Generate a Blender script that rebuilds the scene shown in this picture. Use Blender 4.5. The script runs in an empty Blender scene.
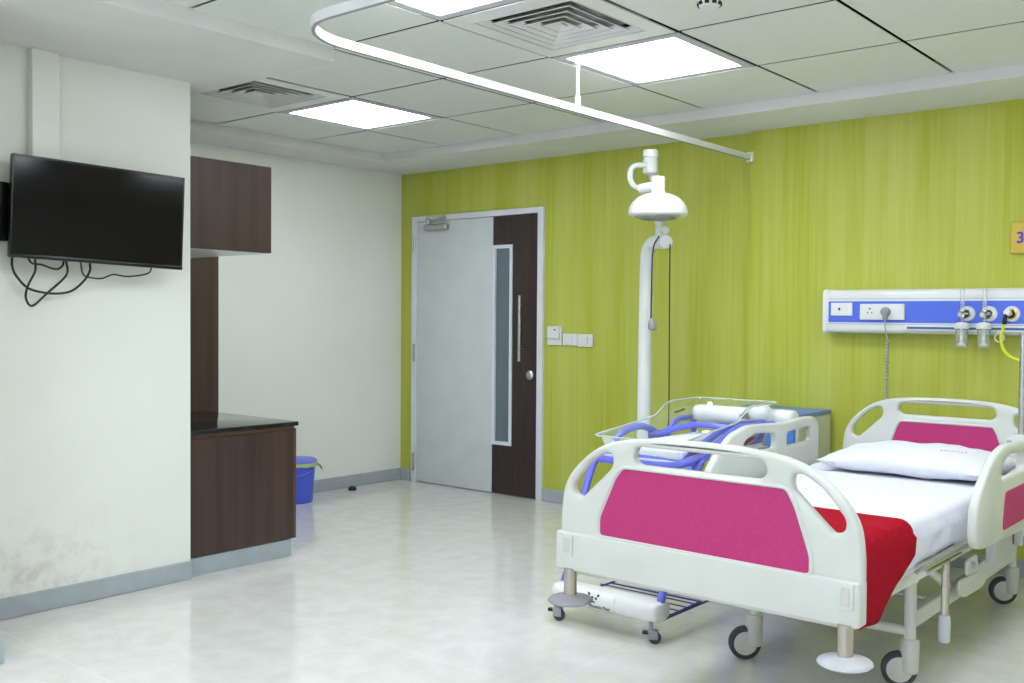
import bpy, bmesh, math, random
from mathutils import Vector, Matrix, noise
from mathutils.geometry import delaunay_2d_cdt
random.seed(7)
COL = bpy.context.scene.collection
V = Vector

# ------------------------------------------------------------------ materials
def s2l(c):
    return tuple((x / 12.92 if x <= .04045 else ((x + .055) / 1.055) ** 2.4) for x in (v / 255 for v in c)) + (1,)

def mat(name, rgb, rough=.5, metal=0., coat=0., rgb2=None, scale=8., stretch=(1, 1, 1), bump=0., bscale=60., spec=.5, detail=3., ramp=(.35, .65), sheen=0.):
    m = bpy.data.materials.new(name); m.use_nodes = True
    nt = m.node_tree; N = nt.nodes; L = nt.links
    b = N['Principled BSDF']
    b.inputs['Roughness'].default_value = rough
    b.inputs['Metallic'].default_value = metal
    b.inputs['Coat Weight'].default_value = coat
    b.inputs['Coat Roughness'].default_value = .08
    b.inputs['Specular IOR Level'].default_value = spec
    b.inputs['Sheen Weight'].default_value = sheen
    rgb2 = rgb2 or tuple(min(255, c * .97) for c in rgb)
    tc = N.new('ShaderNodeTexCoord'); mp = N.new('ShaderNodeMapping'); mp.inputs['Scale'].default_value = stretch
    nz = N.new('ShaderNodeTexNoise'); nz.inputs['Scale'].default_value = scale; nz.inputs['Detail'].default_value = detail
    cr = N.new('ShaderNodeValToRGB')
    cr.color_ramp.elements[0].position = ramp[0]; cr.color_ramp.elements[1].position = ramp[1]
    cr.color_ramp.elements[0].color = s2l(rgb2); cr.color_ramp.elements[1].color = s2l(rgb)
    L.new(tc.outputs['Object'], mp.inputs['Vector']); L.new(mp.outputs[0], nz.inputs['Vector'])
    L.new(nz.outputs['Fac'], cr.inputs[0]); L.new(cr.outputs[0], b.inputs['Base Color'])
    if bump:
        n2 = N.new('ShaderNodeTexNoise'); n2.inputs['Scale'].default_value = bscale; n2.inputs['Detail'].default_value = 4
        L.new(mp.outputs[0], n2.inputs['Vector'])
        bp = N.new('ShaderNodeBump'); bp.inputs['Strength'].default_value = bump; bp.inputs['Distance'].default_value = .01
        L.new(n2.outputs['Fac'], bp.inputs['Height']); L.new(bp.outputs[0], b.inputs['Normal'])
    return m

def emis(name, rgb, strength):
    m = bpy.data.materials.new(name); m.use_nodes = True
    nt = m.node_tree; nt.nodes.clear()
    e = nt.nodes.new('ShaderNodeEmission'); o = nt.nodes.new('ShaderNodeOutputMaterial')
    e.inputs[0].default_value = s2l(rgb); e.inputs[1].default_value = strength
    nt.links.new(e.outputs[0], o.inputs[0]); return m

def clear(name, tint=(240, 250, 248), edge=.35, base=.05, rough=.03, haze=0.):
    """thin clear plastic: mostly see-through, mirror-like at grazing angles"""
    m = bpy.data.materials.new(name); m.use_nodes = True
    nt = m.node_tree; N = nt.nodes; L = nt.links; N.clear()
    t = N.new('ShaderNodeBsdfTransparent'); t.inputs[0].default_value = s2l(tint)
    g = N.new('ShaderNodeBsdfGlossy'); g.inputs['Roughness'].default_value = rough; g.inputs[0].default_value = (.95, .97, .97, 1)
    lw = N.new('ShaderNodeLayerWeight'); lw.inputs[0].default_value = edge
    ad = N.new('ShaderNodeMath'); ad.operation = 'ADD'; ad.inputs[1].default_value = base; ad.use_clamp = True
    mx = N.new('ShaderNodeMixShader'); o = N.new('ShaderNodeOutputMaterial')
    L.new(lw.outputs['Fresnel'], ad.inputs[0]); L.new(ad.outputs[0], mx.inputs[0])
    L.new(t.outputs[0], mx.inputs[1]); L.new(g.outputs[0], mx.inputs[2])
    if haze:
        df = N.new('ShaderNodeBsdfDiffuse'); df.inputs[0].default_value = (.9, .93, .92, 1)
        m2 = N.new('ShaderNodeMixShader'); m2.inputs[0].default_value = haze
        L.new(mx.outputs[0], m2.inputs[1]); L.new(df.outputs[0], m2.inputs[2]); L.new(m2.outputs[0], o.inputs[0])
    else: L.new(mx.outputs[0], o.inputs[0])
    return m

def wallmat(name, rgb, rgb2, dirt=False):
    m = mat(name, rgb, rough=.42, rgb2=rgb2, scale=1.3, bump=.03, bscale=35, spec=.35)
    if dirt:
        nt = m.node_tree; N = nt.nodes; L = nt.links; b = N['Principled BSDF']
        tc = N.new('ShaderNodeTexCoord'); sp = N.new('ShaderNodeSeparateXYZ'); L.new(tc.outputs['Object'], sp.inputs[0])
        # damp stains along the foot of the wall, in patches
        hz = N.new('ShaderNodeMapRange'); hz.inputs[1].default_value = .12; hz.inputs[2].default_value = .50
        hz.inputs[3].default_value = 1; hz.inputs[4].default_value = 0; L.new(sp.outputs[2], hz.inputs[0])
        yr = N.new('ShaderNodeMapRange'); yr.inputs[1].default_value = -2.95; yr.inputs[2].default_value = -3.5
        yr.inputs[3].default_value = .1; yr.inputs[4].default_value = 1; L.new(sp.outputs[1], yr.inputs[0])
        nz = N.new('ShaderNodeTexNoise'); nz.inputs['Scale'].default_value = 9; nz.inputs['Detail'].default_value = 8
        nz.inputs['Roughness'].default_value = .7
        L.new(tc.outputs['Object'], nz.inputs['Vector'])
        cr = N.new('ShaderNodeValToRGB'); cr.color_ramp.elements[0].position = .47; cr.color_ramp.elements[1].position = .68
        L.new(nz.outputs[0], cr.inputs[0])
        m1 = N.new('ShaderNodeMath'); m1.operation = 'MULTIPLY'; m2 = N.new('ShaderNodeMath'); m2.operation = 'MULTIPLY'
        m3 = N.new('ShaderNodeMath'); m3.operation = 'MULTIPLY'; m3.inputs[1].default_value = .6
        L.new(hz.outputs[0], m1.inputs[0]); L.new(yr.outputs[0], m1.inputs[1])
        L.new(m1.outputs[0], m2.inputs[0]); L.new(cr.outputs[0], m2.inputs[1]); L.new(m2.outputs[0], m3.inputs[0])
        src = b.inputs['Base Color'].links[0].from_socket
        mx = N.new('ShaderNodeMix'); mx.data_type = 'RGBA'
        L.new(m3.outputs[0], mx.inputs[0]); L.new(src, mx.inputs[6]); mx.inputs[7].default_value = s2l((186, 172, 152))
        L.new(mx.outputs[2], b.inputs['Base Color'])
    return m

def floormat():
    m = mat('polished floor tile', (222, 220, 216), rough=.11, rgb2=(214, 212, 206), scale=9, coat=0, detail=9, ramp=(.38, .62), spec=.5)
    nt = m.node_tree; N = nt.nodes; L = nt.links; b = N['Principled BSDF']
    tc = N.new('ShaderNodeTexCoord')
    # soft veins
    w = N.new('ShaderNodeTexNoise'); w.inputs['Scale'].default_value = 1.6; w.inputs['Detail'].default_value = 10
    w.inputs['Distortion'].default_value = 2.2
    L.new(tc.outputs['Object'], w.inputs['Vector'])
    cr = N.new('ShaderNodeValToRGB'); e = cr.color_ramp.elements
    e[0].position = .485; e[0].color = (0, 0, 0, 1); e[1].position = .5; e[1].color = (1, 1, 1, 1)
    e2 = e.new(.515); e2.color = (0, 0, 0, 1)
    L.new(w.outputs[0], cr.inputs[0])
    mu = N.new('ShaderNodeMath'); mu.operation = 'MULTIPLY'; mu.inputs[1].default_value = .28; L.new(cr.outputs[0], mu.inputs[0])
    src = b.inputs['Base Color'].links[0].from_socket
    mx = N.new('ShaderNodeMix'); mx.data_type = 'RGBA'; L.new(mu.outputs[0], mx.inputs[0]); L.new(src, mx.inputs[6])
    mx.inputs[7].default_value = s2l((230, 230, 224))
    # joints every .9 m
    br = N.new('ShaderNodeTexBrick'); br.offset = 0; br.inputs['Scale'].default_value = 1
    br.inputs['Brick Width'].default_value = .9; br.inputs['Row Height'].default_value = .9
    br.inputs['Mortar Size'].default_value = .0022; br.inputs['Mortar Smooth'].default_value = .1
    mp = N.new('ShaderNodeMapping'); mp.inputs['Location'].default_value = (-2.02 + 2.7, 2.83 + .9, 0)
    L.new(tc.outputs['Object'], mp.inputs[0]); L.new(mp.outputs[0], br.inputs['Vector'])
    mx2 = N.new('ShaderNodeMix'); mx2.data_type = 'RGBA'; L.new(br.outputs['Fac'], mx2.inputs[0])
    L.new(mx.outputs[2], mx2.inputs[6]); mx2.inputs[7].default_value = s2l((228, 229, 224))
    L.new(mx2.outputs[2], b.inputs['Base Color'])
    return m

def wallpaper():
    m = mat('lime streaked wallpaper', (186, 192, 84), rough=.5, rgb2=(172, 180, 52), scale=1., stretch=(55, 55, 1.1), detail=5, ramp=(.3, .7), spec=.3)
    nt = m.node_tree; N = nt.nodes; L = nt.links; b = N['Principled BSDF']
    tc = N.new('ShaderNodeTexCoord'); mp = N.new('ShaderNodeMapping'); mp.inputs['Scale'].default_value = (5, 5, .5)
    nz = N.new('ShaderNodeTexNoise'); nz.inputs['Scale'].default_value = 1; nz.inputs['Detail'].default_value = 4
    L.new(tc.outputs['Object'], mp.inputs[0]); L.new(mp.outputs[0], nz.inputs['Vector'])
    cr = N.new('ShaderNodeValToRGB'); cr.color_ramp.elements[0].position = .4; cr.color_ramp.elements[1].position = .7
    cr.color_ramp.elements[0].color = (0, 0, 0, 1); cr.color_ramp.elements[1].color = (.6, .6, .6, 1)
    L.new(nz.outputs[0], cr.inputs[0])
    src = b.inputs['Base Color'].links[0].from_socket
    mx = N.new('ShaderNodeMix'); mx.data_type = 'RGBA'; L.new(cr.outputs[0], mx.inputs[0]); L.new(src, mx.inputs[6])
    mx.inputs[7].default_value = s2l((200, 204, 110)); L.new(mx.outputs[2], b.inputs['Base Color'])
    return m

M = {}
M['wall'] = wallmat('off white paint', (240, 241, 235), (236, 238, 230))
M['wall_dirty'] = wallmat('off white paint with damp stains', (240, 241, 235), (236, 238, 230), dirt=True)
M['soffit'] = mat('white gypsum ceiling', (226, 226, 222), rough=.7, scale=3)
M['tile'] = mat('satin metal ceiling tile', (226, 230, 225), rough=.42, rgb2=(222, 227, 221), scale=40)
M['void'] = mat('black for ceiling void shade', (10, 10, 10), rough=.95, spec=.05)  # black colour stands in for shade above the ceiling tiles
M['floor'] = floormat()
M['green'] = wallpaper()
M['skirt'] = mat('grey skirting tile', (172, 180, 184), rough=.3, rgb2=(164, 172, 177), scale=12)
M['doorwhite'] = mat('pale grey door laminate', (212, 217, 216), rough=.4, scale=5)
M['frame'] = mat('white door frame enamel', (226, 228, 236), rough=.35, scale=6)
M['wenge'] = mat('dark wenge laminate', (62, 46, 42), rough=.34, rgb2=(44, 34, 32), scale=3., stretch=(14, 14, .7), detail=6, ramp=(.3, .7))
M['walnut'] = mat('brown walnut laminate', (80, 58, 51), rough=.38, rgb2=(58, 42, 37), scale=1.6, stretch=(9, 9, .35), detail=6, ramp=(.3, .7))
M['walnut_edge'] = mat('lighter brown laminate edge', (104, 74, 56), rough=.4, rgb2=(90, 64, 48), scale=6)
M['granite'] = mat('black granite', (26, 27, 28), rough=.07, rgb2=(12, 12, 13), scale=220, detail=4, spec=.7)
M['frost'] = mat('frosted grey glass', (104, 117, 126), rough=.25, rgb2=(98, 111, 120), scale=3)
M['steel'] = mat('brushed steel', (196, 196, 192), rough=.3, metal=1., scale=30, rgb2=(180, 180, 176))
M['chrome'] = mat('chrome', (215, 213, 206), rough=.14, metal=1., scale=10)
M['tubesteel'] = mat('stainless bumper tube', (186, 178, 166), rough=.2, metal=1., scale=4)
M['plastic'] = mat('white plastic', (232, 233, 230), rough=.32, scale=6, coat=.15)
M['bedplastic'] = mat('ivory bed moulding', (210, 213, 205), rough=.38, scale=6, rgb2=(205, 208, 200), coat=.1, bump=.02, bscale=300)
M['pink'] = mat('magenta panel insert', (190, 44, 114), rough=.6, rgb2=(180, 40, 106), scale=160, bump=.06, bscale=500)
M['bedmetal'] = mat('cream powder coated steel', (222, 222, 212), rough=.4, scale=8)
M['bracket'] = mat('light grey powder coated bracket', (206, 210, 208), rough=.4, scale=8)
M['rubber'] = mat('dark grey rubber', (62, 62, 68), rough=.6, scale=20)
M['greypl'] = mat('mid grey plastic', (150, 151, 154), rough=.45, scale=14, rgb2=(142, 143, 146))
M['lightgrey'] = mat('pale grey plastic', (196, 198, 202), rough=.45, scale=14)
M['castor'] = mat('castor hub plastic', (206, 204, 196), rough=.45, scale=14)
M['linen'] = mat('white cotton linen', (224, 225, 234), rough=.9, rgb2=(219, 220, 230), scale=30, bump=.12, bscale=900, spec=.2)
M['foam'] = mat('grey mattress cover', (150, 156, 168), rough=.7, scale=10)
M['red'] = mat('red wool blanket', (170, 18, 40), rough=.95, rgb2=(154, 13, 34), scale=90, bump=.3, bscale=500, spec=.1)
M['redtext'] = mat('faded pink stitching', (222, 176, 188), rough=.9)
M['blue'] = mat('blue enamel tube', (108, 114, 222), rough=.3, rgb2=(102, 108, 214), scale=8, coat=.3)
M['navy'] = mat('dark blue coated wire', (48, 44, 128), rough=.35, scale=8)
M['bluetop'] = mat('blue laminate top', (122, 150, 212), rough=.5, scale=9)
M['drawer'] = mat('blue drawer front', (88, 134, 214), rough=.4, scale=9)
M['beige'] = mat('beige enamel cabinet', (214, 214, 196), rough=.45, scale=9)
M['darkgap'] = mat('dark grey recess', (80, 84, 90), rough=.7)
M['acrylic'] = clear('clear acrylic', tint=(250, 254, 252), base=.04, edge=.2, haze=.05)
M['rimclear'] = clear('clear rounded acrylic edge', tint=(250, 254, 252), base=.06, edge=.3, haze=.38)
M['glass'] = clear('clear polycarbonate', tint=(250, 252, 252), base=.05, edge=.2, haze=.16)
M['fascia'] = mat('periwinkle blue fascia', (84, 112, 226), rough=.3, rgb2=(80, 108, 222), scale=5)
M['slotblue'] = mat('teal blue rail slot', (50, 102, 150), rough=.5)
M['black'] = mat('black plastic', (14, 14, 15), rough=.35, scale=20)
M['cable'] = mat('black cable jacket', (34, 34, 40), rough=.5, scale=20)
M['screen'] = mat('glossy black screen', (9, 7, 6), rough=.1, scale=20, spec=.28)
M['bezel'] = mat('glossy dark bezel', (20, 18, 22), rough=.18, scale=20)
M['yellow'] = mat('yellow hose', (222, 232, 40), rough=.35, scale=9)
M['brass'] = mat('brass fitting', (196, 158, 60), rough=.3, metal=1., scale=9)
M['gold'] = mat('ochre sign plate', (206, 176, 62), rough=.35, rgb2=(198, 168, 56), scale=14)
M['violet'] = mat('violet lettering', (86, 52, 170), rough=.5)
M['coil'] = mat('pale grey coiled cord', (176, 176, 172), rough=.5)
M['binblue'] = mat('bin blue plastic', (84, 106, 238), rough=.4, scale=9)
M['binlid'] = mat('bin lid blue plastic', (122, 128, 238), rough=.4, scale=9)
M['bag'] = mat('green bin liner', (176, 196, 128), rough=.45, scale=9)
M['ink'] = mat('black print', (24, 24, 30), rough=.6)
M['lamp_on'] = emis('ceiling panel diffuser', (238, 246, 255), 18.5)
M['fill'] = emis('added fill glow', (218, 233, 255), 3.6)  # added glow for fill light, no source seen there
M['lens'] = mat('lamp reflector lens', (205, 212, 205), rough=.2, metal=.3, rgb2=(150, 165, 150), scale=30)

# ------------------------------------------------------------------ geometry
class MB:
    def __init__(s): s.bm = bmesh.new()
    def _add(s, bm2):
        me = bpy.data.meshes.new('t'); bm2.to_mesh(me); bm2.free(); s.bm.from_mesh(me); bpy.data.meshes.remove(me); return s
    def box(s, x0, x1, y0, y1, z0, z1, bev=0., seg=2, mtx=None):
        b = bmesh.new(); bmesh.ops.create_cube(b, size=1)
        for v in b.verts:
            v.co = V(((x0 + x1) / 2 + v.co.x * (x1 - x0), (y0 + y1) / 2 + v.co.y * (y1 - y0), (z0 + z1) / 2 + v.co.z * (z1 - z0)))
        if bev: bmesh.ops.bevel(b, geom=b.edges[:], offset=bev, segments=seg, profile=.6, affect='EDGES')
        if mtx: bmesh.ops.transform(b, matrix=mtx, verts=b.verts[:])
        return s._add(b)
    def quad(s, pts):
        s.bm.faces.new([s.bm.verts.new(p) for p in pts]); return s
    def rings(s, rings, close=True, cap=True):
        vs = [[s.bm.verts.new(p) for p in r] for r in rings]
        n = len(vs[0])
        for a, b in zip(vs, vs[1:]):
            for i in range(n if close else n - 1):
                s.bm.faces.new((a[i], a[(i + 1) % n], b[(i + 1) % n], b[i]))
        if cap and close:
            s.bm.faces.new(vs[0][::-1]); s.bm.faces.new(vs[-1])
        return s
    def tube(s, path, r, seg=12, cap=True):
        path = [V(p) for p in path]; n = len(path)
        rs = r if isinstance(r, (list, tuple)) else [r] * n
        t0 = (path[1] - path[0]).normalized()
        a = V((0, 0, 1)) if abs(t0.z) < .9 else V((1, 0, 0))
        u = t0.cross(a).normalized(); out = []
        for i, p in enumerate(path):
            t = ((path[min(i + 1, n - 1)] - p).normalized() + (p - path[max(i - 1, 0)]).normalized())
            t = t.normalized() if t.length > 1e-6 else t0
            u = (u - t * u.dot(t)).normalized(); w = t.cross(u)
            out.append([p + (u * math.cos(k * 2 * math.pi / seg) + w * math.sin(k * 2 * math.pi / seg)) * rs[i] for k in range(seg)])
        return s.rings(out, True, cap)
    def lathe(s, c, prof, axis=(0, 0, 1), seg=32):
        """prof: (radius, height along axis)"""
        ax = V(axis).normalized(); a = V((1, 0, 0)) if abs(ax.x) < .9 else V((0, 1, 0))
        u = ax.cross(a).normalized(); w = ax.cross(u); c = V(c)
        rr = [[c + ax * h + (u * math.cos(k * 2 * math.pi / seg) + w * math.sin(k * 2 * math.pi / seg)) * max(r, 1e-4) for k in range(seg)] for r, h in prof]
        return s.rings(rr, True, True)
    def mesh(s, me):
        s.bm.from_mesh(me); return s

def smooth_path(pts, n=6):
    P = [V(p) for p in pts]; P = [P[0] * 2 - P[1]] + P + [P[-1] * 2 - P[-2]]; out = []
    for i in range(1, len(P) - 2):
        for k in range(n):
            t = k / n; a, b, c, d = P[i - 1:i + 3]
            out.append(.5 * ((2 * b) + (c - a) * t + (2 * a - 5 * b + 4 * c - d) * t * t + (-a + 3 * b - 3 * c + d) * t ** 3))
    return out + [P[-2]]

def fillet(poly, r, n=5):
    out = []; m = len(poly)
    for i in range(m):
        p = V(poly[i]).to_2d() if len(poly[i]) > 2 else V(poly[i]); a = V(poly[i - 1]); b = V(poly[(i + 1) % m])
        da = (a - p); db = (b - p); rr = min(r, da.length * .48, db.length * .48)
        A = p + da.normalized() * rr; B = p + db.normalized() * rr
        for k in range(n + 1):
            t = k / n; out.append(A * (1 - t) ** 2 + p * 2 * t * (1 - t) + B * t * t)
    return out

def plate_mesh(outer, holes, depth, bev, mtx, res=3):
    """flat polygon with holes, thickened along its normal with rounded edges, as a mesh"""
    b = bmesh.new(); h = depth / 2; caps = ([], [])
    for li, pl in enumerate([outer] + holes):
        q = []
        for p in pl:
            p = V((p[0], p[1]))
            if not q or (p - q[-1]).length > .002: q.append(p)
        if (q[0] - q[-1]).length < .002: q.pop()
        n = len(q)
        area = sum(q[k].x * q[(k + 1) % n].y - q[(k + 1) % n].x * q[k].y for k in range(n))
        if area < 0: q.reverse()
        sg = 1 if li == 0 else -1            # into the material
        nr = []
        for k in range(n):
            d1 = (q[k] - q[k - 1]).normalized(); d2 = (q[(k + 1) % n] - q[k]).normalized()
            m = V((-d1.y - d2.y, d1.x + d2.x)); m.normalize()
            c = max(.5, m.dot(V((-d1.y, d1.x)))); nr.append(m * sg / c)
        prof = []
        for k in range(res + 1):
            a = math.pi / 2 * k / res; prof.append((bev * (1 - math.cos(a)), h - bev + bev * math.sin(a)))
        full = [(i_, -z) for i_, z in prof[::-1]] + prof
        rings = [[b.verts.new((q[k].x + nr[k].x * i_, q[k].y + nr[k].y * i_, z)) for k in range(n)] for i_, z in full]
        for r0, r1 in zip(rings, rings[1:]):
            for k in range(n): b.faces.new((r0[k], r0[(k + 1) % n], r1[(k + 1) % n], r1[k]))
        caps[0].append(rings[0]); caps[1].append(rings[-1])
    for side, loops in ((-1, caps[0]), (1, caps[1])):
        vs = [v for r in loops for v in r]; ed = []; o_ = 0
        for r in loops:
            ed += [(o_ + k, o_ + (k + 1) % len(r)) for k in range(len(r))]; o_ += len(r)
        co, _, fc, ov, _, _ = delaunay_2d_cdt([v.co.to_2d() for v in vs], ed, [], 0, 1e-7)
        def inside(p, r):
            c = False; n = len(r)
            for k in range(n):
                a, d = r[k].co, r[(k + 1) % n].co
                if (a.y > p.y) != (d.y > p.y) and p.x < (d.x - a.x) * (p.y - a.y) / (d.y - a.y) + a.x: c = not c
            return c
        mp = [vs[q[0]] if q else None for q in ov]
        for f in fc:
            c = sum((co[i] for i in f), V((0, 0))) / len(f)
            if inside(c, loops[0]) and not any(inside(c, r) for r in loops[1:]) and all(mp[i] for i in f):
                try: b.faces.new([mp[i] for i in f])
                except ValueError: pass
    bmesh.ops.recalc_face_normals(b, faces=b.faces[:])
    me = bpy.data.meshes.new('p'); b.to_mesh(me); b.free(); me.transform(mtx); return me

def text_mesh(txt, size, mtx, ext=.0006, bold=0., align='CENTER'):
    cu = bpy.data.curves.new('t', 'FONT'); cu.body = txt; cu.size = size; cu.extrude = ext; cu.offset = bold
    cu.align_x = align; cu.align_y = 'CENTER'
    ob = bpy.data.objects.new('t', cu); COL.objects.link(ob)
    dg = bpy.context.evaluated_depsgraph_get(); dg.update()
    me = bpy.data.meshes.new_from_object(ob.evaluated_get(dg))
    bpy.data.objects.remove(ob); bpy.data.curves.remove(cu); me.transform(mtx); return me

XZ = Matrix(((1, 0, 0, 0), (0, 0, -1, 0), (0, 1, 0, 0), (0, 0, 0, 1)))      # (a,b,n) -> x=a, z=b, y=-n
YZ = Matrix(((0, 0, 1, 0), (1, 0, 0, 0), (0, 1, 0, 0), (0, 0, 0, 1)))       # (a,b,n) -> y=a, z=b, x=n

def root_loc(o):
    l = V((0, 0, 0))
    while o is not None: l += o.location; o = o.parent
    return l

def obj(name, mb, material, parent=None, loc=None, smooth=True, label=None, ang=35):
    bm = mb.bm; bmesh.ops.recalc_face_normals(bm, faces=bm.faces[:])
    me = bpy.data.meshes.new(name); bm.to_mesh(me); bm.free()
    me.materials.append(M[material] if isinstance(material, str) else material)
    off = root_loc(parent) if parent is not None else V(loc or (0, 0, 0))
    me.transform(Matrix.Translation(-off))
    if smooth:
        for p in me.polygons: p.use_smooth = True
        me.set_sharp_from_angle(angle=math.radians(ang))
    o = bpy.data.objects.new(name, me); COL.objects.link(o)
    if parent is not None: o.parent = parent
    else: o.location = off
    if label: o['label'] = label
    return o

def thing(name, label, cat, loc=(0, 0, 0), group=None):
    o = bpy.data.objects.new(name, None); o.empty_display_size = .1; COL.objects.link(o); o.location = loc
    o['label'] = label; o['category'] = cat
    if group: o['group'] = group
    return o

def tag(o, label, cat, group=None):
    o['label'] = label; o['category'] = cat
    if group: o['group'] = group
    return o

def struct(name, mb, material, parent=None, label=None, smooth=False):
    o = obj(name, mb, material, parent, smooth=smooth)
    if parent is None: o['kind'] = 'structure'
    if label: o['label'] = label
    return o

def copy_tree(o, parent=None):
    c = o.copy(); COL.objects.link(c); c.parent = parent
    for ch in list(o.children): copy_tree(ch, c)
    return c

# ------------------------------------------------------------------ room shell
HC, HB, HK = 2.514, 2.454, 2.449          # tile grid, border soffit, bulkhead
RX, BY = 7.8, -8.0
XW, YW = 1.55, -2.782                      # face and end of the television wall
struct('floor', MB().box(-.2, RX + .2, BY - .2, .2, -.12, 0), 'floor')
struct('wall_far', MB().box(-.2, 0, YW - .2, .2, 0, 2.7), 'wall')
o = struct('wall_left', MB().box(-.2, XW, -3.9, YW, 0, 2.7), 'wall_dirty')
struct('wall_left_return', MB().box(-.2, 2.12, BY, -3.9, 0, 2.7), 'wall')
struct('wall_right', MB().box(RX, RX + .2, BY, .2, 0, 2.7), 'wall')
struct('wall_back', MB().box(-.2, RX + .2, BY - .2, BY, 0, 2.7), 'wall')
DX0, DX1, DT = .146, 1.504, 2.108
XS, YS = 3.163, -.045
g = MB()
g.box(0, DX0, 0, .2, 0, 2.7).box(DX1, XS, 0, .2, 0, 2.7).box(DX0, DX1, 0, .2, DT, 2.7).box(XS, RX, YS, .2, 0, 2.7)
struct('wall_green', g, 'green')
# skirtings
def skirt(name, x0, x1, y0, y1): return struct(name, MB().box(x0, x1, y0, y1, 0, .092, .004, 1), 'skirt')
skirt('baseboard_far', 0, .014, YW, 0)
skirt('baseboard_green_left', .014, .118, -.014, 0)
skirt('baseboard_green', DX1, XS, -.014, 0)
skirt('baseboard_bed', XS, RX, YS - .014, YS)
skirt('baseboard_left', XW, XW + .014, -3.886, YW + .002)
b = MB().box(2.12, 2.134, BY, -3.886, 0, .092, .004, 1).box(XW, 2.12, -3.9, -3.886, 0, .092, .003, 1)
struct('baseboard_return', b, 'skirt')
skirt('baseboard_right', RX - .014, RX, BY, 0)
# daylight panel shaped as a window, added behind the camera to brighten the room
wx0, wx1, wz0, wz1 = 3.2, 6.9, .9, 2.2
wn = MB()
for xa, xb, za, zb in ((wx0 - .06, wx1 + .06, wz1, wz1 + .06), (wx0 - .06, wx1 + .06, wz0 - .06, wz0), (wx0 - .06, wx0, wz0, wz1), (wx1, wx1 + .06, wz0, wz1), (5.02, 5.08, wz0, wz1)):
    wn.box(xa, xb, BY, BY + .05, za, zb, .004, 1)
wo = struct('fill_panel_frame', wn, 'frame')
wp = obj('fill_pane', MB().box(wx0, wx1, BY + .002, BY + .01, wz0, wz1), 'fill', wo, smooth=False)
# soffits and bulkhead
EX, EY = .398, -.537
s = MB().box(0, RX, EY, 0, HB, 2.68).box(0, EX, YW, EY, HB, 2.68)
struct('trim_1', s, 'soffit')
s = MB().box(0, 2.451, BY, -2.62, HK, 2.68, .0)
struct('trim_2', s, 'soffit')
# ceiling tiles
X1, Y1, T = 1.022, -1.219, .7
xl = [EX] + [X1 + T * k for k in range(10)] + [RX]
yl = [EY] + [Y1 - T * k for k in range(10)] + [BY]
cellL = [(1, 1), (4, 1), (4, 3), (7, 1), (7, 3), (4, 6), (7, 6), (4, 8), (7, 8)]  # in-view lights come first; the others are added to brighten the room
cellV = [(1, 2), (4, 2), (7, 4)]
ti = MB(); GAP = .009
for i in range(len(xl) - 1):
    for j in range(len(yl) - 1):
        if (i, j) in cellL or (i, j) in cellV: continue
        x0, x1, y1, y0 = xl[i], xl[i + 1], yl[j], yl[j + 1]
        if x1 - x0 < .05 or y1 - y0 < .05: continue
        ti.box(x0 + (GAP if i else 0), x1 - GAP, y0 + GAP, y1 - (GAP if j else .002), HC, HC + .003)
struct('ceiling', ti, 'tile')
struct('gap_blackout', MB().box(EX + .002, RX - .002, BY + .002, EY - .002, HC + .072, HC + .08), 'void')  # black sheet added above the tiles so the gaps between them read dark
struct('trim_3', MB().box(-.2, RX + .2, BY - .2, .2, 2.68, 2.72), 'void', )

# ------------------------------------------------------------------ ceiling lights and vents
lab_l = {(1, 1): 'square lit ceiling panel light beside the smaller-looking far air vent', (4, 1): 'square lit ceiling panel light beyond the large near air vent, right of the track rod',
         (4, 3): 'square lit ceiling panel light cut off by the top edge of the photo'}
def ceil_light(i, j, lab):
    x0, y1 = xl[i], yl[j]
    t = thing('ceiling_light', lab, 'ceiling light', (x0 + .35, y1 - .35, HC), 'square panel lights in the ceiling grid')
    f = MB(); a, b_ = .010, .055
    for (xa, xb, ya, yb) in ((a, T - a, a, b_), (a, T - a, T - b_, T - a), (a, b_, b_, T - b_), (T - b_, T - a, b_, T - b_)):
        f.box(x0 + xa, x0 + xb, y1 - yb, y1 - ya, HC - .003, HC + .002)
    obj('light_frame', f, 'lightgrey', t)
    obj('blocker', MB().box(x0 + .02, x0 + T - .02, y1 - T + .02, y1 - .02, HC + .013, HC + .06), 'void', t, smooth=False, label='dark housing added above the diffuser to stop its upward light')  # added black box, keeps the diffuser from lighting the ceiling void
    obj('diffuser', MB().box(x0 + b_, x0 + T - b_, y1 - T + b_, y1 - b_, HC + .004, HC + .012), 'lamp_on', t, smooth=False)
for n, (i, j) in enumerate(cellL):
    ceil_light(i, j, lab_l.get((i, j), 'square ceiling panel light added out of view to brighten the room'))
lab_v = {(1, 2): 'square louvred air vent in the ceiling above the wall cabinet', (4, 2): 'large-looking square louvred air vent at the top of the photo between two lit panels'}
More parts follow.
